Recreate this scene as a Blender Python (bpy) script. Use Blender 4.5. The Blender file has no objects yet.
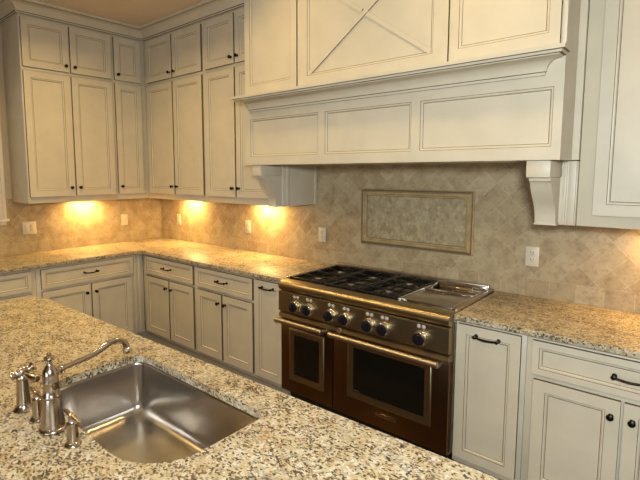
import bpy, bmesh, math, random
from mathutils import Vector, Matrix
random.seed(7)
PI = math.pi
sc = bpy.context.scene
COL = sc.collection

# ------------------------------------------------------------------ node helpers
def new_mat(name):
    m = bpy.data.materials.new(name); m.use_nodes = True
    nt = m.node_tree; b = nt.nodes['Principled BSDF']
    return m, nt, b
def N(nt, kind, **kw):
    n = nt.nodes.new(kind)
    for k, v in kw.items():
        if k in n.inputs: n.inputs[k].default_value = v
        else: setattr(n, k, v)
    return n
def ramp(nt, stops, interp='LINEAR'):
    r = nt.nodes.new('ShaderNodeValToRGB'); r.color_ramp.interpolation = interp
    e = r.color_ramp.elements
    while len(e) < len(stops): e.new(0.5)
    for i, (p, c) in enumerate(stops):
        e[i].position = p; e[i].color = (*c, 1)
    return r
def simple(name, col, rough=.5, metal=0.0, emit=None, strength=0, var=0.0, scale=8, coat=0):
    m, nt, b = new_mat(name)
    b.inputs['Roughness'].default_value = rough
    b.inputs['Metallic'].default_value = metal
    if coat: b.inputs['Coat Weight'].default_value = coat
    if var:
        tc = N(nt, 'ShaderNodeTexCoord'); nz = N(nt, 'ShaderNodeTexNoise', Scale=scale, Detail=4.0)
        nt.links.new(tc.outputs['Object'], nz.inputs['Vector'])
        r = ramp(nt, [(.3, tuple(c*(1-var) for c in col)), (.7, tuple(min(1, c*(1+var)) for c in col))])
        nt.links.new(nz.outputs['Fac'], r.inputs['Fac']); nt.links.new(r.outputs['Color'], b.inputs['Base Color'])
    else:
        b.inputs['Base Color'].default_value = (*col, 1)
    if emit:
        b.inputs['Emission Color'].default_value = (*emit, 1); b.inputs['Emission Strength'].default_value = strength
    return m

def mix_rgb(nt, fac, a, b, mode='MIX'):
    n = nt.nodes.new('ShaderNodeMix'); n.data_type = 'RGBA'; n.blend_type = mode
    for s, v in ((0, fac), (6, a), (7, b)):
        if hasattr(v, 'links') or isinstance(v, bpy.types.NodeSocket): nt.links.new(v, n.inputs[s])
        elif s == 0: n.inputs[s].default_value = v
        else: n.inputs[s].default_value = (*v, 1)
    return n.outputs[2]
def math_n(nt, op, a, b=0.0):
    n = nt.nodes.new('ShaderNodeMath'); n.operation = op
    for i, v in enumerate((a, b)):
        if isinstance(v, bpy.types.NodeSocket): nt.links.new(v, n.inputs[i])
        else: n.inputs[i].default_value = v
    return n.outputs[0]

def granite_mat():
    m, nt, b = new_mat('speckled granite')
    tc = N(nt, 'ShaderNodeTexCoord')
    dn = N(nt, 'ShaderNodeTexNoise', Scale=38.0, Detail=3.0)
    nt.links.new(tc.outputs['Object'], dn.inputs['Vector'])
    sub = N(nt, 'ShaderNodeVectorMath', operation='MULTIPLY_ADD')
    nt.links.new(dn.outputs['Color'], sub.inputs[0]); sub.inputs[1].default_value = (.016,)*3
    nt.links.new(tc.outputs['Object'], sub.inputs[2])
    P = sub.outputs[0]
    big = N(nt, 'ShaderNodeTexNoise', Scale=40.0, Detail=6.0, Roughness=.62)
    nt.links.new(P, big.inputs['Vector'])
    base = ramp(nt, [(.30, (.25, .165, .075)), (.42, (.40, .31, .165)), (.54, (.48, .395, .24)), (.68, (.53, .46, .32)), (.80, (.42, .375, .28))])
    nt.links.new(big.outputs['Fac'], base.inputs['Fac'])
    col = base.outputs['Color']
    def specks(col, scale, lo, colour, clus, seed):
        v = N(nt, 'ShaderNodeTexVoronoi', Scale=scale); v.feature = 'F1'
        mp = N(nt, 'ShaderNodeMapping'); mp.inputs['Location'].default_value = (seed*1.7, seed*.9, seed*.3)
        mp.inputs['Scale'].default_value = (1, 1.35, 1)
        nt.links.new(P, mp.inputs['Vector']); nt.links.new(mp.outputs['Vector'], v.inputs['Vector'])
        sep = N(nt, 'ShaderNodeSeparateColor'); nt.links.new(v.outputs['Color'], sep.inputs[0])
        cl = N(nt, 'ShaderNodeTexNoise', Scale=clus, Detail=2.0)
        nt.links.new(mp.outputs['Vector'], cl.inputs['Vector'])
        val = math_n(nt, 'ADD', sep.outputs[0], math_n(nt, 'MULTIPLY', math_n(nt, 'SUBTRACT', cl.outputs['Fac'], .5), 1.0))
        gate = math_n(nt, 'GREATER_THAN', val, lo)
        return mix_rgb(nt, math_n(nt, 'MULTIPLY', gate, .9), col, colour)
    col = specks(col, 140, .84, (.58, .53, .44), 14, 1)
    col = specks(col, 150, .87, (.27, .25, .21), 10, 2)
    col = specks(col, 150, .90, (.25, .14, .055), 9, 3)
    col = specks(col, 135, .86, (.085, .055, .030), 12, 4)
    col = specks(col, 150, .90, (.020, .015, .011), 16, 5)
    nt.links.new(col, b.inputs['Base Color'])
    b.inputs['Roughness'].default_value = .42
    b.inputs['Specular IOR Level'].default_value = .28
    return m

def tile_mat(name, axis, zsplit, diag=True, size=.107, c1=(.365, .275, .150), c2=(.45, .36, .215), mortar=(.47, .38, .235)):
    m, nt, b = new_mat(name)
    tc = N(nt, 'ShaderNodeTexCoord'); sep = N(nt, 'ShaderNodeSeparateXYZ')
    nt.links.new(tc.outputs['Object'], sep.inputs[0])
    cmb = N(nt, 'ShaderNodeCombineXYZ')
    nt.links.new(math_n(nt, 'MULTIPLY', sep.outputs[axis], 1.0 if diag else 1.5), cmb.inputs[0])
    nt.links.new(sep.outputs[2], cmb.inputs[1])
    def brick(rot, loc, w, h):
        mp = N(nt, 'ShaderNodeMapping'); mp.inputs['Rotation'].default_value = (0, 0, rot); mp.inputs['Location'].default_value = loc
        nt.links.new(cmb.outputs[0], mp.inputs['Vector'])
        br = N(nt, 'ShaderNodeTexBrick', Scale=1.0); br.offset = 0; br.squash = 1
        br.inputs['Brick Width'].default_value = w; br.inputs['Row Height'].default_value = h
        br.inputs['Mortar Size'].default_value = .0022; br.inputs['Mortar Smooth'].default_value = .3
        br.inputs['Color1'].default_value = (*c1, 1); br.inputs['Color2'].default_value = (*c2, 1); br.inputs['Mortar'].default_value = (*mortar, 1)
        nt.links.new(mp.outputs[0], br.inputs['Vector'])
        return br
    if diag:
        A = brick(PI/4, (.02, .035, 0), size, size)
        B = brick(0, (.03, -zsplit, 0), size*1.25, size)
        gate = math_n(nt, 'LESS_THAN', sep.outputs[2], zsplit)
        col = mix_rgb(nt, gate, A.outputs['Color'], B.outputs['Color'])
        fac = math_n(nt, 'ADD', math_n(nt, 'MULTIPLY', A.outputs['Fac'], math_n(nt, 'SUBTRACT', 1.0, gate)), math_n(nt, 'MULTIPLY', B.outputs['Fac'], gate))
    else:
        A = brick(PI/4, (0, 0, 0), size, size)
        col = A.outputs['Color']; fac = A.outputs['Fac']
    n1 = N(nt, 'ShaderNodeTexNoise', Scale=13.0, Detail=6.0, Roughness=.65)
    n2 = N(nt, 'ShaderNodeTexNoise', Scale=60.0, Detail=3.0)
    for n in (n1, n2): nt.links.new(tc.outputs['Object'], n.inputs['Vector'])
    r1 = ramp(nt, [(.30, (.70, .66, .60)), (.52, (1, 1, 1)), (.72, (1.12, 1.12, 1.10))])
    nt.links.new(n1.outputs['Fac'], r1.inputs['Fac'])
    col = mix_rgb(nt, .85, col, r1.outputs['Color'], 'MULTIPLY')
    r2 = ramp(nt, [(.34, (.62, .56, .48)), (.44, (1, 1, 1))])
    nt.links.new(n2.outputs['Fac'], r2.inputs['Fac'])
    col = mix_rgb(nt, .45, col, r2.outputs['Color'], 'MULTIPLY')
    nt.links.new(col, b.inputs['Base Color'])
    b.inputs['Roughness'].default_value = .42
    bp = N(nt, 'ShaderNodeBump', Strength=.5, Distance=.003)
    hgt = math_n(nt, 'ADD', math_n(nt, 'MULTIPLY', fac, -1.0), math_n(nt, 'MULTIPLY', n2.outputs['Fac'], .35))
    nt.links.new(hgt, bp.inputs['Height']); nt.links.new(bp.outputs[0], b.inputs['Normal'])
    return m

def wood_mat(name, c1, c2, rough=.35, w=1.2, h=.12):
    m, nt, b = new_mat(name)
    tc = N(nt, 'ShaderNodeTexCoord')
    br = N(nt, 'ShaderNodeTexBrick', Scale=1.0); br.offset = .37
    br.inputs['Brick Width'].default_value = w; br.inputs['Row Height'].default_value = h; br.inputs['Mortar Size'].default_value = .0015
    br.inputs['Color1'].default_value = (*c1, 1); br.inputs['Color2'].default_value = (*c2, 1); br.inputs['Mortar'].default_value = (.02, .012, .008, 1)
    nt.links.new(tc.outputs['Object'], br.inputs['Vector'])
    mp = N(nt, 'ShaderNodeMapping'); mp.inputs['Scale'].default_value = (2, 30, 30)
    nt.links.new(tc.outputs['Object'], mp.inputs['Vector'])
    nz = N(nt, 'ShaderNodeTexNoise', Scale=2.0, Detail=5.0); nt.links.new(mp.outputs[0], nz.inputs['Vector'])
    r = ramp(nt, [(.3, (.65, .62, .6)), (.7, (1.1, 1.1, 1.1))]); nt.links.new(nz.outputs['Fac'], r.inputs['Fac'])
    nt.links.new(mix_rgb(nt, .8, br.outputs['Color'], r.outputs['Color'], 'MULTIPLY'), b.inputs['Base Color'])
    b.inputs['Roughness'].default_value = rough
    return m

def steel_mat(name, col, rough, stretch=(2, 2, 60), bump=.0):
    m, nt, b = new_mat(name)
    b.inputs['Metallic'].default_value = 1; b.inputs['Base Color'].default_value = (*col, 1)
    tc = N(nt, 'ShaderNodeTexCoord'); mp = N(nt, 'ShaderNodeMapping'); mp.inputs['Scale'].default_value = stretch
    nt.links.new(tc.outputs['Object'], mp.inputs['Vector'])
    nz = N(nt, 'ShaderNodeTexNoise', Scale=4.0, Detail=4.0); nt.links.new(mp.outputs[0], nz.inputs['Vector'])
    r = nt.nodes.new('ShaderNodeMapRange'); r.inputs['To Min'].default_value = rough*.8; r.inputs['To Max'].default_value = rough*1.25
    nt.links.new(nz.outputs['Fac'], r.inputs['Value']); nt.links.new(r.outputs[0], b.inputs['Roughness'])
    bp = N(nt, 'ShaderNodeBump', Strength=bump, Distance=.002); nt.links.new(nz.outputs['Fac'], bp.inputs['Height'])
    nt.links.new(bp.outputs[0], b.inputs['Normal'])
    return m

M = {}
M['paint'] = simple('antiqued cream paint', (.61, .535, .39), .42, var=.05, scale=6)
M['glaze'] = simple('brown glaze in grooves and gap shade', (.17, .115, .06), .6)
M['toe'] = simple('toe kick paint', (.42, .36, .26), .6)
M['granite'] = granite_mat()
M['tile_back'] = tile_mat('travertine tile on the range wall', 0, 1.021)
M['tile_left'] = tile_mat('travertine tile on the left wall', 1, 1.021)
M['mosaic'] = tile_mat('small stone mosaic', 0, 0, False, .028, (.31, .245, .13), (.47, .385, .23), (.38, .31, .19))
M['rail'] = simple('travertine rail moulding', (.38, .275, .13), .4, var=.2, scale=20)
M['wall'] = simple('beige wall paint', (.52, .42, .28), .7, var=.03)
M['ceiling'] = simple('tan ceiling paint', (.74, .61, .44), .8, var=.02)
M['trim'] = simple('off white trim paint', (.70, .63, .53), .4, var=.03)
M['floor'] = wood_mat('brown floor boards', (.085, .042, .018), (.12, .06, .026))
M['dark_wood'] = wood_mat('dark stained wood', (.06, .027, .011), (.075, .034, .014), .3, 3, .3)
M['steel'] = steel_mat('brushed stainless steel', (.56, .50, .42), .24)
M['steel_h'] = simple('satin steel of the sink', (.50, .455, .40), .25, 1)
M['steel_door'] = simple('oven steel with brown reflection in colour', (.235, .145, .070), .29, 1)  # stainless steel; the brown it reflects is put into the base colour
M['steel_panel'] = simple('brushed steel of the control panel', (.42, .335, .19), .36, 1)
M['handle'] = simple('brushed handle steel', (.60, .50, .38), .42, 1)
M['nickel'] = simple('satin nickel', (.47, .40, .33), .2, 1)
M['chrome'] = simple('polished steel', (.75, .70, .63), .12, 1)
M['iron'] = simple('black cast iron', (.005, .005, .005), .38)
M['black'] = simple('black enamel', (.012, .012, .010), .16)
M['glass_dark'] = simple('dark oven glass', (.004, .005, .004), .06, coat=.5)
M['griddle'] = simple('griddle plate steel', (.50, .46, .42), .2, 1, var=.1, scale=5)
M['bronze'] = simple('oil rubbed bronze', (.030, .020, .014), .32, .9)
M['knob_black'] = simple('black knob', (.010, .010, .013), .25)
M['plate'] = simple('ivory plastic', (.64, .57, .43), .35)
M['slot'] = simple('dark slot', (.03, .025, .02), .6)
M['lamp'] = simple('lit lamp lens', (1, .85, .6), .4, emit=(1, .70, .34), strength=14)
M['white'] = simple('pale enamel', (.46, .41, .33), .4)
def glass_mat():
    m, nt, b = new_mat('window glass')
    out = nt.nodes['Material Output']
    tr = N(nt, 'ShaderNodeBsdfTransparent'); gl = N(nt, 'ShaderNodeBsdfGlossy', Roughness=.02)
    fr = N(nt, 'ShaderNodeFresnel', IOR=1.45); mx = N(nt, 'ShaderNodeMixShader')
    nt.links.new(fr.outputs[0], mx.inputs[0]); nt.links.new(tr.outputs[0], mx.inputs[1]); nt.links.new(gl.outputs[0], mx.inputs[2])
    nt.links.new(mx.outputs[0], out.inputs['Surface'])
    return m
M['pane'] = glass_mat()

# ------------------------------------------------------------------ mesh helpers
def link(name, bm, mats, parent=None, smooth=False, loc=None):
    me = bpy.data.meshes.new(name)
    bmesh.ops.recalc_face_normals(bm, faces=bm.faces)
    bm.to_mesh(me); bm.free()
    for m in (mats if isinstance(mats, (list, tuple)) else [mats]): me.materials.append(M[m])
    o = bpy.data.objects.new(name, me); COL.objects.link(o)
    if parent: o.parent = parent
    if loc: o.location = loc
    if smooth:
        for p in me.polygons: p.use_smooth = True
        me.set_sharp_from_angle(angle=math.radians(38))
    return o
def box(bm, x0, x1, y0, y1, z0, z1, bev=0.0, mi=0, seg=2):
    v = [bm.verts.new(p) for p in ((x0,y0,z0),(x1,y0,z0),(x1,y1,z0),(x0,y1,z0),(x0,y0,z1),(x1,y0,z1),(x1,y1,z1),(x0,y1,z1))]
    fs = [bm.faces.new([v[i] for i in q]) for q in ((3,2,1,0),(4,5,6,7),(0,1,5,4),(1,2,6,5),(2,3,7,6),(3,0,4,7))]
    for f in fs: f.material_index = mi
    if bev:
        es = list({e for f in fs for e in f.edges})
        bmesh.ops.bevel(bm, geom=es, offset=bev, segments=seg, affect='EDGES', profile=.5)
def boxm(name, dims, mat, parent=None, bev=0.0, smooth=False):
    bm = bmesh.new(); box(bm, *dims, bev); return link(name, bm, mat, parent, smooth or bev > 0)
def lathe(bm, prof, org=(0,0,0), axis='Z', seg=24, mi=0):
    """prof: (r, h) pairs along the axis; axis 'Z' up or '-Y' towards the viewer"""
    rings = []
    for r, h in prof:
        ring = []
        for k in range(seg):
            a = 2*PI*k/seg
            if axis == 'Z': p = (org[0]+r*math.cos(a), org[1]+r*math.sin(a), org[2]+h)
            else: p = (org[0]+r*math.cos(a), org[1]-h, org[2]+r*math.sin(a))
            ring.append(bm.verts.new(p))
        rings.append(ring)
    for A, B in zip(rings, rings[1:]):
        for k in range(seg):
            f = bm.faces.new((A[k], A[(k+1) % seg], B[(k+1) % seg], B[k])); f.material_index = mi
    for R_, rev in ((rings[0], True), (rings[-1], False)):
        f = bm.faces.new(R_[::-1] if rev else R_); f.material_index = mi
def tube(bm, pts, radii, seg=14, mi=0):
    pts = [Vector(p) for p in pts]
    if not isinstance(radii, (list, tuple)): radii = [radii]*len(pts)
    t0 = (pts[1]-pts[0]).normalized()
    up = Vector((0,0,1)) if abs(t0.z) < .9 else Vector((1,0,0))
    nrm = t0.cross(up).normalized(); rings = []
    for i, p in enumerate(pts):
        t = (pts[min(i+1, len(pts)-1)]-pts[max(i-1, 0)]).normalized()
        nrm = (nrm - t*nrm.dot(t)).normalized(); bn = t.cross(nrm)
        rings.append([bm.verts.new(p+radii[i]*(math.cos(2*PI*k/seg)*nrm+math.sin(2*PI*k/seg)*bn)) for k in range(seg)])
    for A, B in zip(rings, rings[1:]):
        for k in range(seg):
            bm.faces.new((A[k], A[(k+1) % seg], B[(k+1) % seg], B[k])).material_index = mi
    bm.faces.new(rings[0][::-1]).material_index = mi; bm.faces.new(rings[-1]).material_index = mi
def smooth_path(ctrl, n=6):
    c = [Vector(p) for p in ctrl]; out = []
    for i in range(len(c)-1):
        p0, p1, p2, p3 = c[max(i-1,0)], c[i], c[i+1], c[min(i+2, len(c)-1)]
        for k in range(n):
            t = k/n
            out.append(.5*((2*p1)+(p2-p0)*t+(2*p0-5*p1+4*p2-p3)*t*t+(3*p1-p0-3*p2+p3)*t**3))
    return out+[c[-1]]
def prism_x(bm, prof, x0, x1, mi=0, bands=None):
    """polygon prof of (y,z) extruded along x; bands: edge index -> material"""
    A = [bm.verts.new((x0, y, z)) for y, z in prof]; B = [bm.verts.new((x1, y, z)) for y, z in prof]
    n = len(prof)
    for k in range(n):
        f = bm.faces.new((A[k], A[(k+1) % n], B[(k+1) % n], B[k])); f.material_index = (bands or {}).get(k, mi)
    bm.faces.new(A[::-1]).material_index = mi; bm.faces.new(B).material_index = mi
def prism_z(bm, poly, z0, z1, mi=0, bev=0.0):
    A = [bm.verts.new((x, y, z0)) for x, y in poly]; B = [bm.verts.new((x, y, z1)) for x, y in poly]
    n = len(poly); fs = []
    for k in range(n): fs.append(bm.faces.new((A[k], A[(k+1) % n], B[(k+1) % n], B[k])))
    fs += [bm.faces.new(A[::-1]), bm.faces.new(B)]
    for f in fs: f.material_index = mi
    if bev:
        es = list({e for f in fs[-2:] for e in f.edges})
        bmesh.ops.bevel(bm, geom=es, offset=bev, segments=3, affect='EDGES', profile=.5)
def prism_y(bm, poly, y0, y1, mi=0):
    A = [bm.verts.new((x, y0, z)) for x, z in poly]; B = [bm.verts.new((x, y1, z)) for x, z in poly]
    n = len(poly)
    for k in range(n): bm.faces.new((A[k], A[(k+1) % n], B[(k+1) % n], B[k])).material_index = mi
    bm.faces.new(A[::-1]).material_index = mi; bm.faces.new(B).material_index = mi
def rrect(x0, x1, y0, y1, r, n=8):
    rs = r if isinstance(r, (list, tuple)) else [r]*4
    out = []
    for (cx, cy, a0), rr in zip(((x1, y1, 0), (x0, y1, 90), (x0, y0, 180), (x1, y0, 270)), rs):
        sx = 1 if cx == x1 else -1; sy = 1 if cy == y1 else -1
        for k in range(n+1):
            a = math.radians(a0+90*k/n)
            out.append((cx-sx*rr+rr*math.cos(a), cy-sy*rr+rr*math.sin(a)))
    return out
def crown(bm, prof, path, glaze_edges=(), closed_ends=True):
    """prof: (out, z); path: function out -> list of (x,y)"""
    rows = []
    for o, z in prof: rows.append([bm.verts.new((x, y, z)) for x, y in path(o)])
    for i in range(len(rows)-1):
        for k in range(len(rows[i])-1):
            try:
                f = bm.faces.new((rows[i][k], rows[i][k+1], rows[i+1][k+1], rows[i+1][k]))
                f.material_index = 1 if i in glaze_edges else 0
            except ValueError: pass

# bands of a framed panel: (inset, depth behind the front face, material)   material 0 paint, 1 glaze
BANDS = [(.0022, .0022, 1), (.0085, .0028, 0), (.0125, .0085, 0), (.0150, .0095, 1)]
def panel_face(bm, x0, x1, z0, z1, rects, y, bands=BANDS, edge=.020, edge_glaze_shade=True):
    """front face at local y with recessed panels (rects), solid sides running back by edge"""
    xs = sorted({x0, x1, *[r[0] for r in rects], *[r[1] for r in rects]})
    zs = sorted({z0, z1, *[r[2] for r in rects], *[r[3] for r in rects]})
    vd = {}
    def V(x, yy, z):
        k = (round(x, 5), round(yy, 5), round(z, 5))
        if k not in vd: vd[k] = bm.verts.new((x, yy, z))
        return vd[k]
    for i in range(len(xs)-1):
        for j in range(len(zs)-1):
            cx, cz = (xs[i]+xs[i+1])/2, (zs[j]+zs[j+1])/2
            if any(r[0] < cx < r[1] and r[2] < cz < r[3] for r in rects): continue
            bm.faces.new((V(xs[i], y, zs[j]), V(xs[i+1], y, zs[j]), V(xs[i+1], y, zs[j+1]), V(xs[i], y, zs[j+1])))
    for a, b_, c, d in rects:
        # ring the opening with every grid vertex on its border so the mesh stays watertight
        pa = [V(a, y, c), V(b_, y, c), V(b_, y, d), V(a, y, d)]
        for ins, dep, mi in bands:
            q = [bm.verts.new(p) for p in ((a+ins, y+dep, c+ins), (b_-ins, y+dep, c+ins), (b_-ins, y+dep, d-ins), (a+ins, y+dep, d-ins))]
            for k in range(4): bm.faces.new((pa[k], pa[(k+1) % 4], q[(k+1) % 4], q[k])).material_index = mi
            pa = q
        bm.faces.new(pa)
    # sides and back
    yb = y+edge
    b4 = [bm.verts.new(p) for p in ((x0, yb, z0), (x1, yb, z0), (x1, yb, z1), (x0, yb, z1))]
    lo = [V(x, y, z0) for x in xs]; hi = [V(x, y, z1) for x in xs]
    lf = [V(x0, y, z) for z in zs]; rt = [V(x1, y, z) for z in zs]
    g = 1 if edge_glaze_shade else 0  # sides in glaze brown: antiqued edges plus painted-in shade of the door gaps
    for seq, p, q in ((lo, 0, 1), (rt, 1, 2), (hi[::-1], 2, 3), (lf[::-1], 3, 0)):
        bm.faces.new([b4[p]]+list(seq)+[b4[q]]).material_index = g
    bm.faces.new(b4[::-1])

def empty(name, loc=(0,0,0), rz=0):
    o = bpy.data.objects.new(name, None); COL.objects.link(o)
    o.location = loc; o.rotation_euler = (0, 0, rz); o.empty_display_size = .1
    return o
def tag(o, label, cat, group=None):
    o['label'] = label; o['category'] = cat
    if group: o['group'] = group
    return o
def thing(name, label, cat, loc=(0,0,0), rz=0, group=None):
    return tag(empty(name, loc, rz), label, cat, group)
def struct(o):
    o['kind'] = 'structure'; return o

# ------------------------------------------------------------------ room shell
CEIL = 3.03
XR, YF = 7.6, -6.6
def wall_with_hole(name, boxes):
    bm = bmesh.new()
    for b in boxes: box(bm, *b)
    return struct(link(name, bm, 'wall'))
struct(boxm('floor', (-.1, XR+.1, YF-.1, .1, -.08, 0), 'floor'))
struct(boxm('ceiling', (-.1, XR+.1, YF-.1, .1, CEIL, CEIL+.08), 'ceiling'))
wy0, wy1, wz0, wz1 = -2.75, -1.68, 1.25, 2.45        # window opening in the left wall
wall_with_hole('wall_left', [(-.12, 0, wy1, .1, 0, CEIL), (-.12, 0, YF, wy0, 0, CEIL), (-.12, 0, wy0, wy1, 0, wz0), (-.12, 0, wy0, wy1, wz1, CEIL)])
struct(boxm('wall_back', (0, XR, 0, .12, 0, CEIL), 'wall'))
fx0, fx1, fz0, fz1 = 3.6, 7.2, .5, 2.5              # wide window behind the camera
wall_with_hole('wall_front', [(0, fx0, YF-.12, YF, 0, CEIL), (fx1, XR, YF-.12, YF, 0, CEIL), (fx0, fx1, YF-.12, YF, 0, fz0), (fx0, fx1, YF-.12, YF, fz1, CEIL)])
struct(boxm('wall_right', (XR, XR+.12, YF, .0, 0, CEIL), 'wall'))

w = struct(empty('window_1', (0, (wy0+wy1)/2, wz0)))
def wpart(name, boxes, mat, par=w):
    bm = bmesh.new()
    for b in boxes: box(bm, *b, .003)
    o = link(name, bm, mat, None, True); o.parent = par; o.matrix_parent_inverse = Matrix.Translation(par.location).inverted(); return o
wpart('casing', [(.001, .022, wy1-.01, wy1+.105, 1.245, 2.56), (.001, .022, wy0-.105, wy0+.01, 1.245, 2.56), (.001, .026, wy0-.105, wy1+.105, 2.45, 2.56),
                 (.023, .032, wy1+.075, wy1+.10, 1.245, 2.55)], 'trim')
wpart('sill', [(.001, .05, wy0-.12, wy1+.118, 1.222, 1.243)], 'trim')
wpart('apron', [(.001, .018, wy0-.10, wy1+.10, 1.188, 1.221)], 'trim')
wpart('sash', [(-.07, -.03, wy0+.001, wy0+.05, wz0+.001, wz1-.001), (-.07, -.03, wy1-.05, wy1-.001, wz0+.001, wz1-.001), (-.07, -.03, wy0+.05, wy1-.05, wz0+.001, wz0+.05),
               (-.07, -.03, wy0+.05, wy1-.05, wz1-.05, wz1-.001), (-.07, -.03, wy0+.05, wy1-.05, 1.83, 1.87)], 'trim')
wpart('pane', [(-.052, -.048, wy0+.03, wy1-.03, wz0+.03, wz1-.03)], 'pane')
w2 = struct(empty('window_2', ((fx0+fx1)/2, YF, fz0)))
wpart('sash', [(fx0+.001, fx0+.06, YF-.09, YF-.03, fz0+.001, fz1-.001), (fx1-.06, fx1-.001, YF-.09, YF-.03, fz0+.001, fz1-.001),
               ((fx0+fx1)/2-.04, (fx0+fx1)/2+.04, YF-.09, YF-.03, fz0+.001, fz1-.001), (fx0+.06, fx1-.06, YF-.09, YF-.03, fz0+.001, fz0+.06), (fx0+.06, fx1-.06, YF-.09, YF-.03, fz1-.06, fz1-.001)], 'trim', w2)
wpart('pane', [(fx0+.03, fx1-.03, YF-.062, YF-.058, fz0+.03, fz1-.03)], 'pane', w2)

# ------------------------------------------------------------------ cabinets
def rot_loc(wall, s, depth):
    """origin of a cabinet: wall 'back' -> x = s, faces -y ; wall 'left' -> y = s, faces +x"""
    return ((s, -depth, 0), 0) if wall == 'back' else ((depth, s, 0), PI/2)
def door(parent, x0, x1, z0, z1, stile=.052, name='door', y=-.020, edge=.0195):
    bm = bmesh.new()
    panel_face(bm, x0, x1, z0, z1, [(x0+stile, x1-stile, z0+stile, z1-stile)], y, edge=edge)
    return link(name, bm, ['paint', 'glaze'], parent)
def knob(parent, x, z, y=-.020, r=.0145):
    bm = bmesh.new()
    lathe(bm, [(r*.75, 0), (r*.75, .002), (r*.42, .004), (r*.40, .012), (r*.8, .016), (r, .021), (r*.92, .026), (r*.5, .029), (r*.08, .030)], (x, y, z), '-Y', 16)
    return link('knob', bm, 'bronze', parent, True)
def pull(parent, x, z, L=.13, y=-.020):
    bm = bmesh.new()
    for s in (-1, 1):
        lathe(bm, [(.010, 0), (.010, .003), (.005, .006), (.005, .024), (.0085, .030), (.0085, .034), (.003, .037)], (x+s*L*.42, y, z), '-Y', 12)
    c = [(x-L*.5, y-.030, z+.003), (x-L*.42, y-.030, z), (x-L*.2, y-.030, z-.004), (x, y-.031, z-.0055), (x+L*.2, y-.030, z-.004), (x+L*.42, y-.030, z), (x+L*.5, y-.030, z+.003)]
    tube(bm, smooth_path(c, 4), [.0038+.0017*math.sin(PI*i/24) for i in range(25)], 10)
    return link('pull', bm, 'bronze', parent, True)

def light_bar(parent, lx, depth, k):
    ly = depth-.095
    bm = bmesh.new(); box(bm, lx-.14, lx+.14, ly-.032, ly+.032, 1.376, 1.3898, .003); lb = link('light_bar', bm, 'nickel', parent, True)
    bm = bmesh.new(); box(bm, lx-.125, lx+.125, ly-.022, ly+.022, 1.3735, 1.3758, .001); link('lens', bm, 'lamp', lb)
    L = bpy.data.lights.new('light_bar_lamp', 'AREA'); L.shape = 'RECTANGLE'; L.size = .24; L.size_y = .045; L.energy = 9.5*k; L.color = (1, .60, .20)
    o = bpy.data.objects.new('light_bar_lamp', L); COL.objects.link(o); o.parent = parent; o.location = (lx, ly, 1.372)
def upper(label, wall, s, width, doors, depth=.40, top=CEIL-.002, z0=1.39, group='upper cabinets', rail_w=None, lamp=None, power=1.0):
    loc, rz = rot_loc(wall, s, depth)
    t = thing('upper_cabinet', label, 'cabinet', loc, rz, group)
    bm = bmesh.new(); box(bm, .0008, width-.0008, 0, depth-.002, z0, top, .0025)
    link('body', bm, 'paint', t, True)
    bm = bmesh.new(); box(bm, .0008, (rail_w or width)-.0008, -.006, .002, 2.487, 2.505, .003); link('rail', bm, 'paint', t, True)
    for x0, x1, kx in doors:
        d = door(t, x0, x1, 1.445, 2.480); 
        if kx: knob(d, x0+.03 if kx == 'l' else x1-.03, 1.517)
        d = door(t, x0, x1, 2.512, 2.900)
        if kx: knob(d, x0+.03 if kx == 'l' else x1-.03, 2.562)
    if lamp: light_bar(t, lamp, depth, power)
    return t
upper('cream glazed wall cabinet with two stacked double doors, next to the window casing', 'left', -1.522, .787, [(.013, .383, 'r'), (.399, .769, 'l')], lamp=.633)
upper('narrow cream wall cabinet with single stacked doors, on the window wall beside the inside corner', 'left', -.735, .732, [(.014, .283, 'l')], rail_w=.33)
upper('cream glazed double wall cabinet on the range wall, right beside the inside corner', 'back', .402, .948, [(.062, .487, 'r'), (.503, .925, 'l')], lamp=.235)
upper('cream glazed double wall cabinet whose right doors are partly hidden by the range hood', 'back', 1.350, .818, [(.022, .396, 'r'), (.412, .782, 'l')], lamp=.385)
upper('cream glazed wall cabinet right of the hood, cut off by the right photo edge', 'back', 4.168, .862, [(.066, .428, 'r'), (.444, .806, 'l')], lamp=.43, power=.7)

def base(name, label, wall, s, width, drawers, doors, depth=.61, group='base cabinets', toe=(0, 0)):
    loc, rz = rot_loc(wall, s, depth)
    t = thing(name, label, 'cabinet', loc, rz, group)
    bm = bmesh.new(); box(bm, .0008, width-.0008, 0, depth-.012, .1005, .8835, .002)
    link('body', bm, 'paint', t, True)
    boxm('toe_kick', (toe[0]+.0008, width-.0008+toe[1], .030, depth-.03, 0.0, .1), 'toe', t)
    for x0, x1 in drawers:
        d = door(t, x0, x1, .700, .862, .030, 'drawer'); pull(d, (x0+x1)/2, .785)
    for x0, x1, kx in doors:
        if kx == 'p':
            d = door(t, x0, x1, .135, .865, .048); pull(d, (x0+x1)/2, .820)
        else:
            d = door(t, x0, x1, .135, .675)
            knob(d, x0+.032 if kx == 'l' else x1-.032, .603)
    return t
base('base_cabinet', 'cream base cabinet below the window, at the left photo edge behind the island corner', 'left', -2.62, 1.045, [(.03, 1.008)], [(.03, .51, 'r'), (.525, 1.008, 'l')])
b = base('base_cabinet', 'cream base cabinet with one wide drawer over two doors, left of the inside corner', 'left', -1.573, .961, [(.035, .845)], [(.035, .430, 'r'), (.448, .825, 'l')], toe=(0, .0325))
bm = bmesh.new(); box(bm, .862, .885, -.008, .0005, .11, .876, .004); box(bm, .900, .930, -.014, .0005, .11, .876, .006)
link('filler_strip', bm, 'paint', b, True)
base('base_cabinet', 'cream base cabinet with drawer and two doors on the range wall, touching the inside corner', 'back', .6115, .8405, [(.066, .813)], [(.066, .448, 'r'), (.466, .813, 'l')], toe=(-.0320, 0))
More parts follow.
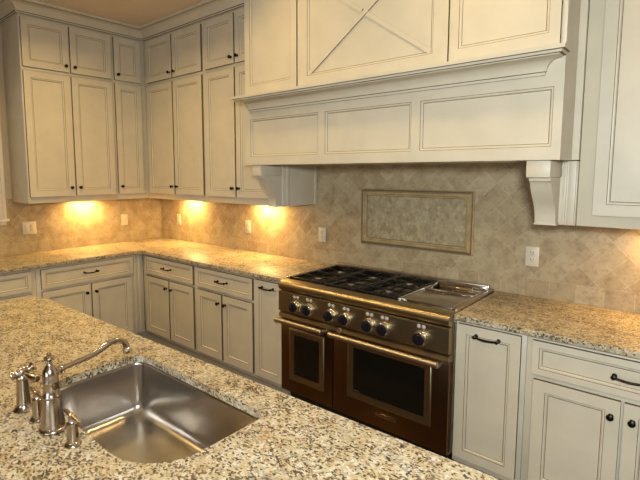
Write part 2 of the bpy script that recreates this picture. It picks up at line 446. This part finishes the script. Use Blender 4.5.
base('base_cabinet', 'cream base cabinet with drawer and two doors left of the narrow pull-out by the range', 'back', 1.452, .712, [(.022, .700)], [(.022, .340, 'r'), (.360, .700, 'l')])
base('pullout_cabinet', 'narrow cream pull-out cabinet directly left of the range', 'back', 2.164, .312, [], [(.014, .290, 'p')], group='pull-out cabinets beside the range')
base('pullout_cabinet', 'narrow cream pull-out cabinet directly right of the range', 'back', 3.690, .345, [], [(.012, .322, 'p')], group='pull-out cabinets beside the range')
base('base_cabinet', 'cream base cabinet with wide drawer and two doors at the right photo edge', 'back', 4.035, .815, [(.028, .785)], [(.038, .380, 'r'), (.392, .745, 'l')])

# crown moulding of the wall cabinets
prof = [(.0005, 2.922), (.012, 2.922), (.014, 2.926), (.014, 2.936), (.020, 2.940)]
for k in range(1, 8):
    a = k/8*PI/2; prof.append((.020+.055*(1-math.cos(a)), 2.940+.062*math.sin(a)))
prof += [(.078, 3.003), (.080, 3.006), (.092, 3.009), (.092, 3.0285), (.0005, 3.0285)]
FX = .4
bm = bmesh.new()
crown(bm, prof, lambda o: [(.001, -1.522-o), (FX+o, -1.522-o), (FX+o, -FX-o), (2.13, -FX-o)], glaze_edges=(1, 3, 12))
struct(link('trim_1', bm, ['paint', 'glaze'], None, True))
bm = bmesh.new()
crown(bm, prof, lambda o: [(4.168, -FX-o), (5.03+o, -FX-o), (5.03+o, -.001)], glaze_edges=(1, 3, 12))
struct(link('trim_2', bm, ['paint', 'glaze'], None, True))

# ------------------------------------------------------------------ range hood
HX0, HX1, HC = 2.118, 4.138, 3.132
h = thing('range_hood', 'large cream panelled range hood with mantel shelf and corbels above the range', 'range hood', (HC, 0, 1.39))
def hp(name, bm, mats, smooth=False):
    o = link(name, bm, mats, h, smooth); o.matrix_parent_inverse = Matrix.Translation(h.location).inverted(); return o
def hchild(o, par): o.matrix_parent_inverse = Matrix.Identity(4)
bm = bmesh.new()
panel_face(bm, HX0, HX1, 1.700, 2.172, [(2.178, 2.790, 1.758, 2.018), (2.842, 3.422, 1.758, 2.018), (3.474, 4.100, 1.758, 2.018)], -.650, edge=.03, edge_glaze_shade=False)
box(bm, HX0, HX1, -.6195, -.4225, 1.700, 2.172); box(bm, 2.1695, 4.167, -.4220, -.012, 1.7025, 2.172)
hp('canopy', bm, ['paint', 'glaze'])
bm = bmesh.new(); box(bm, 2.34, 3.93, -.58, -.10, 1.6985, 1.7015, .001); hp('vent_liner', bm, 'steel', True)
bm = bmesh.new(); box(bm, HX0, HX1, -.635, -.4225, 2.1725, CEIL-.002); box(bm, 2.1695, 4.167, -.4220, -.003, 2.1725, CEIL-.002)
hp('chimney_box', bm, 'paint')
pr = [(.0005, 2.068), (.010, 2.068), (.012, 2.071), (.012, 2.080), (.017, 2.083)]
for k in range(1, 8):
    a = k/8*PI/2; pr.append((.017+.058*(1-math.cos(a)), 2.083+.052*math.sin(a)))
pr += [(.078, 2.137), (.079, 2.141), (.090, 2.143), (.092, 2.150), (.093, 2.153), (.103, 2.155), (.104, 2.172), (.0005, 2.172)]
bm = bmesh.new()
crown(bm, pr, lambda o: [(2.195-o, -.6505), (2.195-o, -.6505-o), (4.052+o, -.6505-o), (4.052+o, -.6505)], glaze_edges=(0, 3, 13, 16))
hp('mantel_shelf', bm, ['paint', 'glaze'], True)
def hdoor(x0, x1, stile):
    bm = bmesh.new()
    panel_face(bm, x0, x1, 2.182, 2.905, [(x0+stile, x1-stile, 2.182+.066, 2.905-.066)], -.652, edge=.0165)
    return bm
hp('panel_door', hdoor(2.128, 2.612, .052), ['paint', 'glaze'])
hp('panel_door', hdoor(3.622, 4.112, .044), ['paint', 'glaze'])
bm = hdoor(2.622, 3.612, .078)
cross = hp('panel_door', bm, ['paint', 'glaze'])
bm = bmesh.new()
cx, cz = 3.117, (2.248+2.839)/2
hw, hh = (3.612-.078-(2.622+.078))/2-.012, (2.839-2.248)/2-.012
L = math.hypot(hw, hh); ux, uz = hw/L, hh/L
def strip(a, b_, wdt, y0, y1):
    d = Vector((b_[0]-a[0], b_[1]-a[1])).normalized(); n = Vector((-d.y, d.x))*wdt/2
    q = [(a[0]+n.x, a[1]+n.y), (b_[0]+n.x, b_[1]+n.y), (b_[0]-n.x, b_[1]-n.y), (a[0]-n.x, a[1]-n.y)]
    F_ = [bm.verts.new((x, y0, z)) for x, z in q]; B_ = [bm.verts.new((x, y1, z)) for x, z in q]
    bm.faces.new(F_)
    for k in range(4): bm.faces.new((F_[k], F_[(k+1) % 4], B_[(k+1) % 4], B_[k])).material_index = 1
for sgn in (1,):
    strip((cx-hw, cz-hh), (cx+hw, cz+hh), .026, -.6505, -.6425)
    g = .018
    strip((cx-hw, cz+hh), (cx-ux*g, cz+uz*g), .026, -.6505, -.6425)
    strip((cx+ux*g, cz-uz*g), (cx+hw, cz-hh), .026, -.6505, -.6425)
xb = link('cross_moulding', bm, ['paint', 'glaze'], cross)
# post at the right corner
bm = bmesh.new(); box(bm, 4.118, 4.138, -.652, -.6355, 2.176, 3.02, .003); hp('corner_post', bm, 'paint', True)
# supports and corbels
CPROF = [(-.4135, 1.392), (-.470, 1.392), (-.472, 1.43), (-.480, 1.455), (-.494, 1.48), (-.513, 1.503), (-.535, 1.527), (-.556, 1.552), (-.571, 1.575), (-.580, 1.592), (-.588, 1.602), (-.600, 1.606), (-.600, 1.6205), (-.4135, 1.6205)]
for x0, x1, s0, s1, lab in ((2.178, 2.262, 2.170, 2.270, 'l'), (4.002, 4.098, 3.998, 4.166, 'r')):
    bm = bmesh.new(); box(bm, s0, s1, -.412, -.012, 1.390, 1.6985, .003)
    # beads: on the inner face beside the tiles, on the front stile
    if lab == 'l':
        box(bm, s1-.001, s1+.006, -.372, -.345, 1.391, 1.698, .002); box(bm, s1-.001, s1+.004, -.045, -.013, 1.391, 1.698, .002)
    else:
        box(bm, 4.108, 4.122, -.420, -.410, 1.391, 1.698, .003); box(bm, 4.132, 4.162, -.424, -.410, 1.391, 1.698, .004)
    hp('support_panel', bm, 'paint', True)
    bm = bmesh.new()
    prism_x(bm, CPROF, x0+.004, x1-.004)
    box(bm, x0-.002, x1+.002, -.640, -.4135, 1.621, 1.698, .003)
    box(bm, x0-.001, x1+.001, -.477, -.4135, 1.3905, 1.400, .002)
    for a, b_ in ((x0+.003, x0+.012), (x1-.012, x1-.003)):
        prism_x(bm, [(y-.004, z) for y, z in CPROF[1:-1]]+[(-.465, 1.6195), (-.462, 1.395)], a, b_)
    hp('corbel', bm, 'paint', True)

# ------------------------------------------------------------------ backsplash
bm = bmesh.new()
prism_y(bm, [(.011, .9145), (4.95, .9145), (4.95, 1.3885), (3.999, 1.3885), (3.999, 1.7015), (2.271, 1.7015), (2.271, 1.3885), (.011, 1.3885)], -.010, -.0008)
tag(link('backsplash', bm, 'tile_back'), 'diagonal travertine tile backsplash on the wall behind the range', 'backsplash')
bm = bmesh.new()
P = [(-2.62, .9145), (-.001, .9145), (-.001, 1.3885), (-1.524, 1.3885), (-1.524, 1.42), (-1.555, 1.42), (-1.555, 1.186), (-2.62, 1.186)]
A = [bm.verts.new((.010, y, z)) for y, z in P]; B = [bm.verts.new((.0008, y, z)) for y, z in P]
for k in range(len(P)): bm.faces.new((A[k], A[(k+1) % len(P)], B[(k+1) % len(P)], B[k]))
bm.faces.new(A); bm.faces.new(B[::-1])
tag(link('backsplash', bm, 'tile_left'), 'diagonal travertine tile backsplash on the window wall at the left', 'backsplash')

tp = thing('tile_panel', 'framed stone mosaic panel set in the tiles above the range', 'tile panel', (3.120, -.010, 1.115))
px0, px1, pz0, pz1 = 2.700-3.12, 3.540-3.12, 0, .412
bm = bmesh.new()
fp = [(0, 0), (0, -.010), (.006, -.016), (.012, -.010), (.016, -.012), (.024, -.024), (.036, -.024), (.042, -.012), (.050, -.010), (.054, -.004), (.054, 0)]
loops = []
for ins, yy in fp:
    loops.append([bm.verts.new(p) for p in ((px0+ins, yy, pz0+ins), (px1-ins, yy, pz0+ins), (px1-ins, yy, pz1-ins), (px0+ins, yy, pz1-ins))])
for i in range(len(loops)-1):
    for k in range(4): bm.faces.new((loops[i][k], loops[i][(k+1) % 4], loops[i+1][(k+1) % 4], loops[i+1][k])).material_index = 1 if i in (2, 3, 8) else 0
link('frame', bm, ['rail', 'glaze'], tp)
bm = bmesh.new(); box(bm, px0+.052, px1-.052, -.005, -.0005, pz0+.052, pz1-.052); link('mosaic', bm, 'mosaic', tp)

# ------------------------------------------------------------------ worktops and island
bm = bmesh.new()
cr = []
for k in range(7):                                     # rounded inside corner
    a = PI/2*k/6
    cr.append((.648+.05-.05*math.sin(PI/2-a) , -.648-.05+.05*math.cos(PI/2-a)))
poly = [(.0015, -.0015), (.0015, -2.62), (.648, -2.62)] + [(.648+.04*(1-math.cos(PI/2*k/6)), -.688+.04*math.sin(PI/2*k/6)) for k in range(7)] + [(2.476, -.648), (2.476, -.0015)]
prism_z(bm, poly, .8842, .914, 0, .004)
tag(link('worktop', bm, 'granite', None, True), 'L-shaped speckled granite worktop running from the window wall to the range', 'worktop')
bm = bmesh.new(); prism_z(bm, [(3.690, -.648), (4.86, -.648), (4.86, -.0015), (3.690, -.0015)], .8842, .914, 0, .004)
tag(link('worktop', bm, 'granite', None, True), 'speckled granite worktop right of the range', 'worktop')

IX0, IX1, IY0, IY1 = 1.655, 4.40, -3.15, -1.925
SX0, SX1, SY0, SY1 = 2.945, 3.680, -2.425, -2.004
bm = bmesh.new()
def ring_edges(pts, z):
    v = [bm.verts.new((x, y, z)) for x, y in pts]
    return v, [bm.edges.new((v[i], v[(i+1) % len(v)])) for i in range(len(v))]
O = rrect(IX0, IX1, IY0, IY1, [.05, .10, .05, .05], 8); I = rrect(SX0, SX1, SY0, SY1, [.045, .045, .15, .17], 10)
def inset(pts, d, x0, x1, y0, y1):
    cx_, cy_ = (x0+x1)/2, (y0+y1)/2
    return [(x-math.copysign(d, x-cx_), y-math.copysign(d, y-cy_)) for x, y in pts]
SK = lambda x: .080*(x-1.7)/2.7                       # the far edge is not quite parallel to the range wall
O = [(x, y+(SK(x) if y > -2 else 0)) for x, y in O]
O2 = inset(O, .004, IX0, IX1, IY0, IY1); I2 = inset(I, -.003, SX0, SX1, SY0, SY1)
ot, oe = ring_edges(O2, .914); it_, ie = ring_edges(I2, .914)
bmesh.ops.triangle_fill(bm, edges=oe+ie, use_beauty=True)
om, _ = ring_edges(O, .910); ob, obe = ring_edges(O, .8842)
im, _ = ring_edges(I, .911); ib, ibe = ring_edges(I, .8842)
bmesh.ops.triangle_fill(bm, edges=obe+ibe, use_beauty=True)
for A, B in ((ot, om), (om, ob), (it_, im), (im, ib)):
    n = len(A)
    for k in range(n): bm.faces.new((A[k], A[(k+1) % n], B[(k+1) % n], B[k]))
tag(link('island_worktop', bm, 'granite', None, True), 'speckled granite island worktop with a sink cut-out in the foreground', 'worktop')
isl = thing('island_cabinet', 'stained wooden island cabinet carrying the granite worktop with the sink', 'cabinet', (3.0, -2.4, 0))
def ip(name, boxes, mat, bev=.002):
    bm = bmesh.new()
    for b_ in boxes: box(bm, b_[0]-3.0, b_[1]-3.0, b_[2]+2.4, b_[3]+2.4, b_[4], b_[5], bev)
    return link(name, bm, mat, isl, True)
ip('side_panel', [(1.73, 1.755, -2.88, -1.957, .1, .8835)], 'dark_wood'); ip('side_panel', [(4.30, 4.325, -2.88, -1.957, .1, .8835)], 'dark_wood')
ip('back_panel', [(1.756, 4.299, -2.88, -2.86, .1, .8835)], 'dark_wood')
ip('bottom_panel', [(1.756, 4.299, -2.859, -1.958, .1, .12)], 'dark_wood')
for a, b_ in ((1.757, 2.40), (2.403, 2.88), (2.883, 3.74), (3.743, 4.298)):
    bm = bmesh.new()
    panel_face(bm, 0, b_-a, .12, .882, [(.06, b_-a-.06, .18, .822)], -.02)
    d = link('door', bm, ['dark_wood', 'dark_wood'], isl); d.location = (b_-3.0, -1.957+2.4, 0); d.rotation_euler = (0, 0, PI)
ip('toe_kick', [(1.80, 4.25, -2.82, -2.05, 0, .0995)], 'dark_wood')

# ------------------------------------------------------------------ sink
s = thing('sink', 'undermount stainless steel sink bowl set in the island worktop', 'sink', ((SX0+SX1)/2, (SY0+SY1)/2, .66))
def sk(name, bm, mat):
    o = link(name, bm, mat, s, True); o.matrix_parent_inverse = Matrix.Translation(s.location).inverted(); return o
bm = bmesh.new()
levels = [(-.022, .8820, .06), (-.004, .8820, .06), (-.002, .880, .06), (0, .872, .06), (.004, .735, .06)]
zb, fr = .676, .042
for k in range(1, 8):
    a = PI/2*k/7; levels.append((.006+fr*(1-math.cos(a)), zb+fr-fr*math.sin(a)+.0, .06))
levels += [(.12, zb-.004, .06)]
rows = []
for ins, z, r in levels:
    pts = rrect(SX0+ins, SX1-ins, SY0+ins, SY1-ins, [max(.02, q-ins*(.4 if ins > 0 else 1)) for q in (.045, .045, .15, .17)], 10)
    rows.append([bm.verts.new((x, y, z)) for x, y in pts])
for A, B in zip(rows, rows[1:]):
    n = len(A)
    for k in range(n): bm.faces.new((A[k], A[(k+1) % n], B[(k+1) % n], B[k]))
bm.faces.new(rows[-1])
bowl = sk('bowl', bm, 'steel_h')
sm = bowl.modifiers.new('thickness', 'SOLIDIFY'); sm.thickness = .0015; sm.offset = 1
bm = bmesh.new(); lathe(bm, [(.050, .0), (.056, .003), (.050, .005), (.040, .003), (.036, .001), (.010, .001), (.008, .005), (.002, .006)], (SX0+.52, SY0+.12, zb-.003), 'Z', 28)
sk('drain', bm, 'chrome')

# ------------------------------------------------------------------ faucet
FXc, FYc = 3.270, -2.474
f = thing('faucet', 'tall brushed nickel faucet body with curved spout at the sink edge', 'faucet', (FXc, FYc, .914))
bm = bmesh.new()
lathe(bm, [(.038, .0), (.039, .004), (.037, .009), (.033, .012), (.0335, .018), (.031, .03), (.0275, .065), (.0235, .100), (.0225, .104), (.0245, .108), (.0245, .112), (.0215, .116), (.021, .135), (.0205, .150), (.0225, .154), (.0225, .158),
           (.0215, .162), (.0215, .178), (.0195, .190), (.014, .202), (.009, .208), (.0075, .214)], seg=32)
link('body', bm, 'nickel', f, True)
bm = bmesh.new(); lathe(bm, [(.007, .2135), (.006, .222), (.010, .226), (.0125, .231), (.010, .237), (.006, .240), (.007, .244), (.004, .249), (.001, .250)], seg=20)
for k in range(4):
    a = k*PI/2+.5; tube(bm, [(0, 0, .231), (.013*math.cos(a), .013*math.sin(a), .231), (.017*math.cos(a), .017*math.sin(a), .232)], [.0045, .0045, .002], 8)
link('finial', bm, 'nickel', f, True)
bm = bmesh.new()
cp = [(.0, .016, .180), (.001, .040, .186), (.002, .075, .192), (.004, .115, .200), (.006, .148, .214), (.008, .175, .228), (.009, .200, .231), (.010, .220, .222), (.010, .229, .205), (.010, .231, .193)]
pp = smooth_path(cp, 5)
tube(bm, pp, [.0085+.0012*min(1, i/20) for i in range(len(pp))], 16)
lathe(bm, [(.0085, .0), (.013, .003), (.013, .009), (.0085, .013)], (0, 0, 0), '-Y', 18)
for v in [v for v in bm.verts if v.co.y < .0001 and v.co.y > -.02 and abs(v.co.z) < .02]: v.co = Vector((v.co.x, .026-v.co.y, v.co.z+.1825))
sp = link('spout', bm, 'nickel', f, True)
bm = bmesh.new(); lathe(bm, [(.010, .0), (.014, -.004), (.0145, -.012), (.0125, -.020), (.008, -.021)], (.010, .231, .197), 'Z', 20); link('aerator', bm, 'chrome', sp, True)
f.scale = (1, 1, .915)
def lever(label, x, y):
    t = thing('lever_valve', label, 'valve', (x, y, .914), 0, 'lever handles beside the faucet')
    bm = bmesh.new(); lathe(bm, [(.022, 0), (.0225, .003), (.020, .007), (.0155, .010), (.0150, .030), (.0140, .055), (.0150, .058), (.0150, .062), (.0105, .066), (.0085, .071), (.010, .077), (.009, .085), (.003, .089)], seg=24)
    link('base', bm, 'nickel', t, True)
    bm = bmesh.new()
    c = smooth_path([(-.046, .0, .084), (-.020, .0, .082), (.0, .0, .081), (.028, .0, .080), (.058, .0, .079)], 5)
    tube(bm, c, [.0042+.0025*math.sin(PI*min(1, i/20+.1)) for i in range(len(c))], 10)
    link('lever', bm, 'nickel', t, True)
lever('small nickel lever valve between the side sprayer and the faucet body', 3.178, -2.481)
lever('small nickel lever valve right of the faucet body, nearest the sink', 3.392, -2.470)
sp_ = thing('side_sprayer', 'brushed nickel side sprayer with crosswise head, leftmost of the sink fittings', 'sprayer', (3.083, -2.488, .914))
bm = bmesh.new(); lathe(bm, [(.030, 0), (.031, .003), (.027, .007), (.024, .011), (.021, .016), (.020, .020), (.0185, .05), (.0165, .095), (.0165, .10), (.018, .102), (.018, .106), (.015, .110), (.012, .118)], seg=26)
link('column', bm, 'nickel', sp_, True)
bm = bmesh.new()
c = smooth_path([(-.004, -.032, .115), (-.002, -.018, .118), (0, 0, .121), (.003, .020, .125), (.006, .036, .134)], 5)
tube(bm, c, [.010, .0145, .015, .0135, .011, .010, .010, .011, .012, .013, .014, .013, .012, .011, .010, .010, .0105, .0125, .015, .015, .010], 14)
tube(bm, [(0, 0, .116), (.030, .010, .112), (.055, .018, .110), (.066, .022, .110)], [.009, .010, .0125, .009], 12)
link('head', bm, 'nickel', sp_, True)

# ------------------------------------------------------------------ kitchen range
RX0, RX1 = 2.480, 3.688
W = RX1-RX0
r = thing('kitchen_range', 'wide stainless range with two ovens, seven knobs and griddle', 'range', (RX0, -.64, 0))
YB = .612                                           # local y of the back (front of the body is 0)
X = lambda x: x-RX0
def rp(name, bm, mat, par=r, smooth=True): return link(name, bm, mat, par, smooth)
bm = bmesh.new(); box(bm, .001, W-.001, .0, YB, .135, .895, .003); rp('body', bm, 'steel')
bm = bmesh.new(); box(bm, .02, W-.02, .05, YB-.02, .03, .1345, .003)
for lx in (.05, W-.05):
    for ly in (.09, YB-.06): lathe(bm, [(.022, 0), (.022, .012), (.014, .014), (.014, .03)], (lx, ly, 0), 'Z', 14)
rp('kick_plate', bm, 'black')
bm = bmesh.new(); prism_x(bm, [(-.001, .702), (-.046, .706), (-.050, .710), (-.050, .842), (-.046, .846), (-.001, .850)], .002, W-.002); rp('control_panel', bm, 'steel_panel')
bm = bmesh.new()                                   # rounded front ledge
c0 = [(-.001, .852)]+[(-.032-.032*math.sin(PI*k/12), .884-.032*math.cos(PI*k/12)) for k in range(13)]+[(.030, .9165), (.030, .900), (-.0, .894)]
prism_x(bm, c0, .012, W); rp('front_ledge', bm, 'steel_panel')
bm = bmesh.new(); prism_x(bm, [(-.001, .664), (-.046, .664), (-.050, .668), (-.046, .688), (-.030, .698), (-.001, .700)], .002, W-.002); rp('landing_ledge', bm, 'steel_panel')
# cooktop: rails round a black well
bm = bmesh.new()
box(bm, .001, .026, .031, YB, .8955, .930, .004); box(bm, W-.026, W-.001, .031, YB, .8955, .930, .004)
box(bm, .0265, W-.0265, YB-.030, YB, .8955, .950, .004); rp('cooktop_rim', bm, 'steel')
bm = bmesh.new(); box(bm, .027, X(3.338), .031, YB-.031, .8955, .903, .002); rp('burner_pan', bm, 'black')
cols = [(2.510, 2.782), (2.786, 3.058), (3.062, 3.334)]
for a, b_ in cols:
    cxb = (X(a)+X(b_))/2
    for yy in (.175, .440):
        bm = bmesh.new()
        lathe(bm, [(.058, .9035), (.056, .906), (.044, .908), (.042, .911), (.036, .912), (.010, .913)], (cxb, yy, 0), 'Z', 24)
        bo = rp('burner', bm, 'iron')
        bm = bmesh.new(); lathe(bm, [(.026, .9125), (.026, .915), (.022, .917), (.004, .9175)], (cxb, yy, 0), 'Z', 24); rp('burner_cap', bm, 'chrome', bo)
    bm = bmesh.new(); x0, x1 = X(a)+.004, X(b_)-.004; y0, y1 = .044, YB-.042; z0, z1 = .914, .930
    for q in ((x0, x0+.012, y0, y1), (x1-.012, x1, y0, y1), (x0+.0125, x1-.0125, y0, y0+.009), (x0+.0125, x1-.0125, y1-.009, y1), (x0+.0125, x1-.0125, (y0+y1)/2-.004, (y0+y1)/2+.004)):
        box(bm, *q, z0, z1, .003)
    for yy in (.175, .440):
        for sx in (-1, 1):
            xa, xb_ = sorted((cxb+sx*.034, cxb+sx*((x1-x0)/2-.013))); box(bm, xa, xb_, yy-.004, yy+.004, z0+.005, z1, .002)
        for sy in (-1, 1):
            lim = (yy-y0-.0095) if (sy < 0 and yy < .3) else (y1-.0095-yy) if (sy > 0 and yy > .3) else abs((y0+y1)/2-yy)-.0045
            ya, yb_ = sorted((yy+sy*.034, yy+sy*lim)); box(bm, cxb-.004, cxb+.004, ya, yb_, z0+.005, z1, .002)
    for fx in (x0+.006, x1-.006):
        for fy in (y0+.006, y1-.006): box(bm, fx-.005, fx+.005, fy-.005, fy+.005, .9035, .9145, .002)
    rp('grate', bm, 'iron')
g0, g1 = X(3.342), W-.0275
gr = rp('griddle', (lambda bm: (box(bm, g0+.011, g1-.011, .062, .345, .9005, .924, .003), bm)[1])(bmesh.new()), 'griddle')
bm = bmesh.new()
box(bm, g0, g0+.008, .032, YB-.031, .8955, .930, .002); box(bm, g1-.008, g1, .032, YB-.031, .8955, .932, .002)
box(bm, g0+.009, g1-.009, YB-.045, YB-.031, .8955, .942, .003); box(bm, g0+.009, g1-.009, .032, .060, .8955, .910, .003)
box(bm, g0+.009, g1-.009, .362, YB-.046, .8955, .902, .002); box(bm, g0+.009, g1-.009, .362, .374, .9025, .930, .003); rp('griddle_trough', bm, 'chrome', gr)
# knobs
for kx in (2.640, 2.752, 2.930, 3.042, 3.208, 3.308, 3.532):
    kz = .762
    bm = bmesh.new()
    lathe(bm, [(.042, 0), (.043, .004), (.041, .010), (.039, .012), (.0375, .026), (.036, .032), (.034, .034)], (X(kx), -.0502, kz), '-Y', 28)
    k_ = rp('knob', bm, 'chrome')
    bm = bmesh.new(); lathe(bm, [(.0338, .0335), (.0332, .038), (.026, .041), (.002, .0415)], (X(kx), -.0502, kz), '-Y', 24)
    box(bm, X(kx)-.007, X(kx)+.007, -.102, -.090, kz-.029, kz+.029, .003)
    rp('grip', bm, 'knob_black', k_)
    bm = bmesh.new()
    for q in (-.014, .014): lathe(bm, [(.0115, 0), (.0115, .002), (.009, .0035), (.001, .004)], (X(kx)+q, -.0502, kz+.062), '-Y', 14)
    rp('dial_marks', bm, 'white', k_)
# ovens
def oven(x0, x1, wx0, wx1, wz0, wz1, hx0, hx1):
    bm = bmesh.new(); box(bm, X(x0), X(x1), -.030, -.0012, .142, .655, .004); d = rp('oven_door', bm, 'steel_door')
    bm = bmesh.new(); t_ = .042; lo = []
    for ins, yy in ((0, -.0302), (0, -.034), (.006, -.040), (.012, -.041), (.020, -.039), (t_, -.0325), (t_, -.0302)):
        lo.append([bm.verts.new(p) for p in ((X(wx0)-t_+ins, yy, wz0-t_+ins), (X(wx1)+t_-ins, yy, wz0-t_+ins), (X(wx1)+t_-ins, yy, wz1+t_-ins), (X(wx0)-t_+ins, yy, wz1+t_-ins))])
    for A, B in zip(lo, lo[1:]):
        for k in range(4): bm.faces.new((A[k], A[(k+1) % 4], B[(k+1) % 4], B[k]))
    rp('window_trim', bm, 'steel_panel', d)
    bm = bmesh.new(); box(bm, X(wx0)+.0005, X(wx1)-.0005, -.0318, -.0303, wz0+.0005, wz1-.0005); rp('window_glass', bm, 'glass_dark', d)
    bm = bmesh.new(); tube(bm, [(X(hx0), -.092, .653), (X(hx0)+.004, -.092, .653), (X(hx1)-.004, -.092, .653), (X(hx1), -.092, .653)], [.012, .0155, .0155, .012], 18)
    for bx_ in (hx0+.012, hx1-.012): box(bm, X(bx_)-.011, X(bx_)+.011, -.096, -.0303, .632, .654, .004)
    rp('handle', bm, 'handle', d)
oven(2.484, 2.928, 2.606, 2.822, .275, .555, 2.484, 2.884)
oven(2.934, 3.684, 3.086, 3.550, .312, .590, 2.940, 3.648)
bm = bmesh.new(); box(bm, X(3.245), X(3.39), -.038, -.0303, .219, .234, .002); rp('door_plate', bm, 'steel')
bm = bmesh.new(); lathe(bm, [(.017, 0), (.018, .003), (.015, .008), (.013, .009), (.012, .007), (.002, .008)], (X(3.000), -.0502, .680), '-Y', 22); rp('badge', bm, 'chrome')
bm = bmesh.new()
box(bm, X(3.092), X(3.128), -.0345, -.0322, .318, .327, .001); box(bm, X(3.130), X(3.140), -.0345, -.0322, .314, .322, .001); rp('emblem', bm, 'chrome')
bm = bmesh.new(); box(bm, .004, W-.004, -.012, -.0012, .1365, .1415, .001); rp('lower_lip', bm, 'chrome')

# ------------------------------------------------------------------ outlets and switches
def outlet(label, wall, s, z, gang=1, kind='duplex', name='outlet', cat='outlet'):
    loc, rz = ((s, -.0103, z), 0) if wall == 'back' else ((.0103, s, z), PI/2)
    t = thing(name, label, cat, loc, rz, 'wall outlets and switches')
    wd = .072 if gang == 1 else .117
    bm = bmesh.new(); box(bm, -wd/2, wd/2, -.006, 0, -.058, .058, .0025); link('cover_plate', bm, 'plate', t, True)
    for g in range(gang):
        gx = 0 if gang == 1 else (-.023+.046*g)
        if kind == 'duplex':
            bm = bmesh.new()
            for zz in (-.02, .02): box(bm, gx-.016, gx+.016, -.0078, -.0058, zz-.014, zz+.014, .001)
            rc = link('receptacle', bm, 'plate', t, True)
            bm = bmesh.new()
            for zz in (-.02, .02):
                box(bm, gx-.008, gx-.0055, -.0084, -.0076, zz-.001, zz+.008); box(bm, gx+.0055, gx+.008, -.0084, -.0076, zz-.001, zz+.008); box(bm, gx-.002, gx+.002, -.0084, -.0076, zz-.010, zz-.006)
            link('slot', bm, 'slot', rc)
        else:
            bm = bmesh.new(); box(bm, gx-.0165, gx+.0165, -.0085, -.0055, -.033, .033, .002); link('rocker', bm, 'plate', t, True)
outlet('ivory double switch plate on the left wall tiles, near the window casing', 'left', -1.394, 1.146, 2, 'rocker', 'wall_switch', 'switch')
outlet('plain ivory switch plate on the left wall tiles, near the inside corner', 'left', -.458, 1.148, 1, 'rocker', 'wall_switch', 'switch')
outlet('ivory outlet on the range wall, nearest the inside corner', 'back', .359, 1.140)
outlet('second ivory outlet from the inside corner, on the range wall left of the hood', 'back', 1.453, 1.143)
outlet('ivory outlet between the left corbel and the framed mosaic panel', 'back', 2.328, 1.146)
outlet('ivory outlet right of the framed mosaic panel, below the right corbel', 'back', 3.886, 1.154)

# ------------------------------------------------------------------ lamps
def can(x, y, e, color=(1, .71, .29), size=.14, spread=150):
    L = bpy.data.lights.new('ceiling_downlight', 'AREA'); L.shape = 'DISK'; L.size = size; L.energy = e; L.color = color; L.spread = math.radians(spread)
    o = bpy.data.objects.new('ceiling_downlight', L); COL.objects.link(o); o.location = (x, y, CEIL-.012)
for x, y, e in ((1.35, -1.45, 15), (2.6, -1.15, 6), (3.8, -1.15, 6.5), (1.7, -2.7, 25), (3.1, -3.3, 3.5), (4.8, -3.4, 2.5)):
    can(x, y, e)
L = bpy.data.lights.new('daylight_through_front_window', 'AREA'); L.shape = 'RECTANGLE'; L.size = fx1-fx0-.2; L.size_y = fz1-fz0-.2; L.energy = 80; L.color = (.84, .93, 1.0)
o = bpy.data.objects.new('daylight_through_front_window', L); COL.objects.link(o); o.location = ((fx0+fx1)/2, YF-.14, (fz0+fz1)/2); o.rotation_euler = (math.radians(90), 0, 0)

L = bpy.data.lights.new('camera_fill_light', 'AREA'); L.shape = 'DISK'; L.size = .22; L.energy = 66; L.color = (.84, .93, 1.0)  # added cool fill near the camera, standing in for a flash; no fixture
o = bpy.data.objects.new('camera_fill_light', L); COL.objects.link(o); o.location = (4.80, -3.10, 1.88); o.rotation_euler = (math.radians(74), 0, math.radians(26))
wd = bpy.data.worlds.new('dusk sky'); sc.world = wd; wd.use_nodes = True
wd.node_tree.nodes['Background'].inputs[0].default_value = (.62, .78, 1, 1); wd.node_tree.nodes['Background'].inputs[1].default_value = .5

# ------------------------------------------------------------------ camera
yaw, pitch, roll = .7301, -.1045, -.0026
fw = Vector((-math.sin(yaw)*math.cos(pitch), math.cos(yaw)*math.cos(pitch), math.sin(pitch)))
rt = fw.cross(Vector((0, 0, 1))).normalized(); up = rt.cross(fw)
r2 = rt*math.cos(roll)+up*math.sin(roll); u2 = -rt*math.sin(roll)+up*math.cos(roll)
cam = bpy.data.cameras.new('camera'); co = bpy.data.objects.new('camera', cam); COL.objects.link(co)
co.matrix_world = Matrix(((r2.x, u2.x, -fw.x, 4.6368), (r2.y, u2.y, -fw.y, -2.9702), (r2.z, u2.z, -fw.z, 1.6495), (0, 0, 0, 1)))
cam.sensor_width = 36; cam.sensor_fit = 'HORIZONTAL'; cam.lens = 468.11/640*36
cam.shift_x = 29.08/640; cam.shift_y = -18.94/640
cam.clip_start = .02
sc.camera = co
vs = sc.view_settings
vs.view_transform = 'Standard'; vs.look = 'None'; vs.gamma = 1; vs.use_curve_mapping = False; vs.exposure = -.16
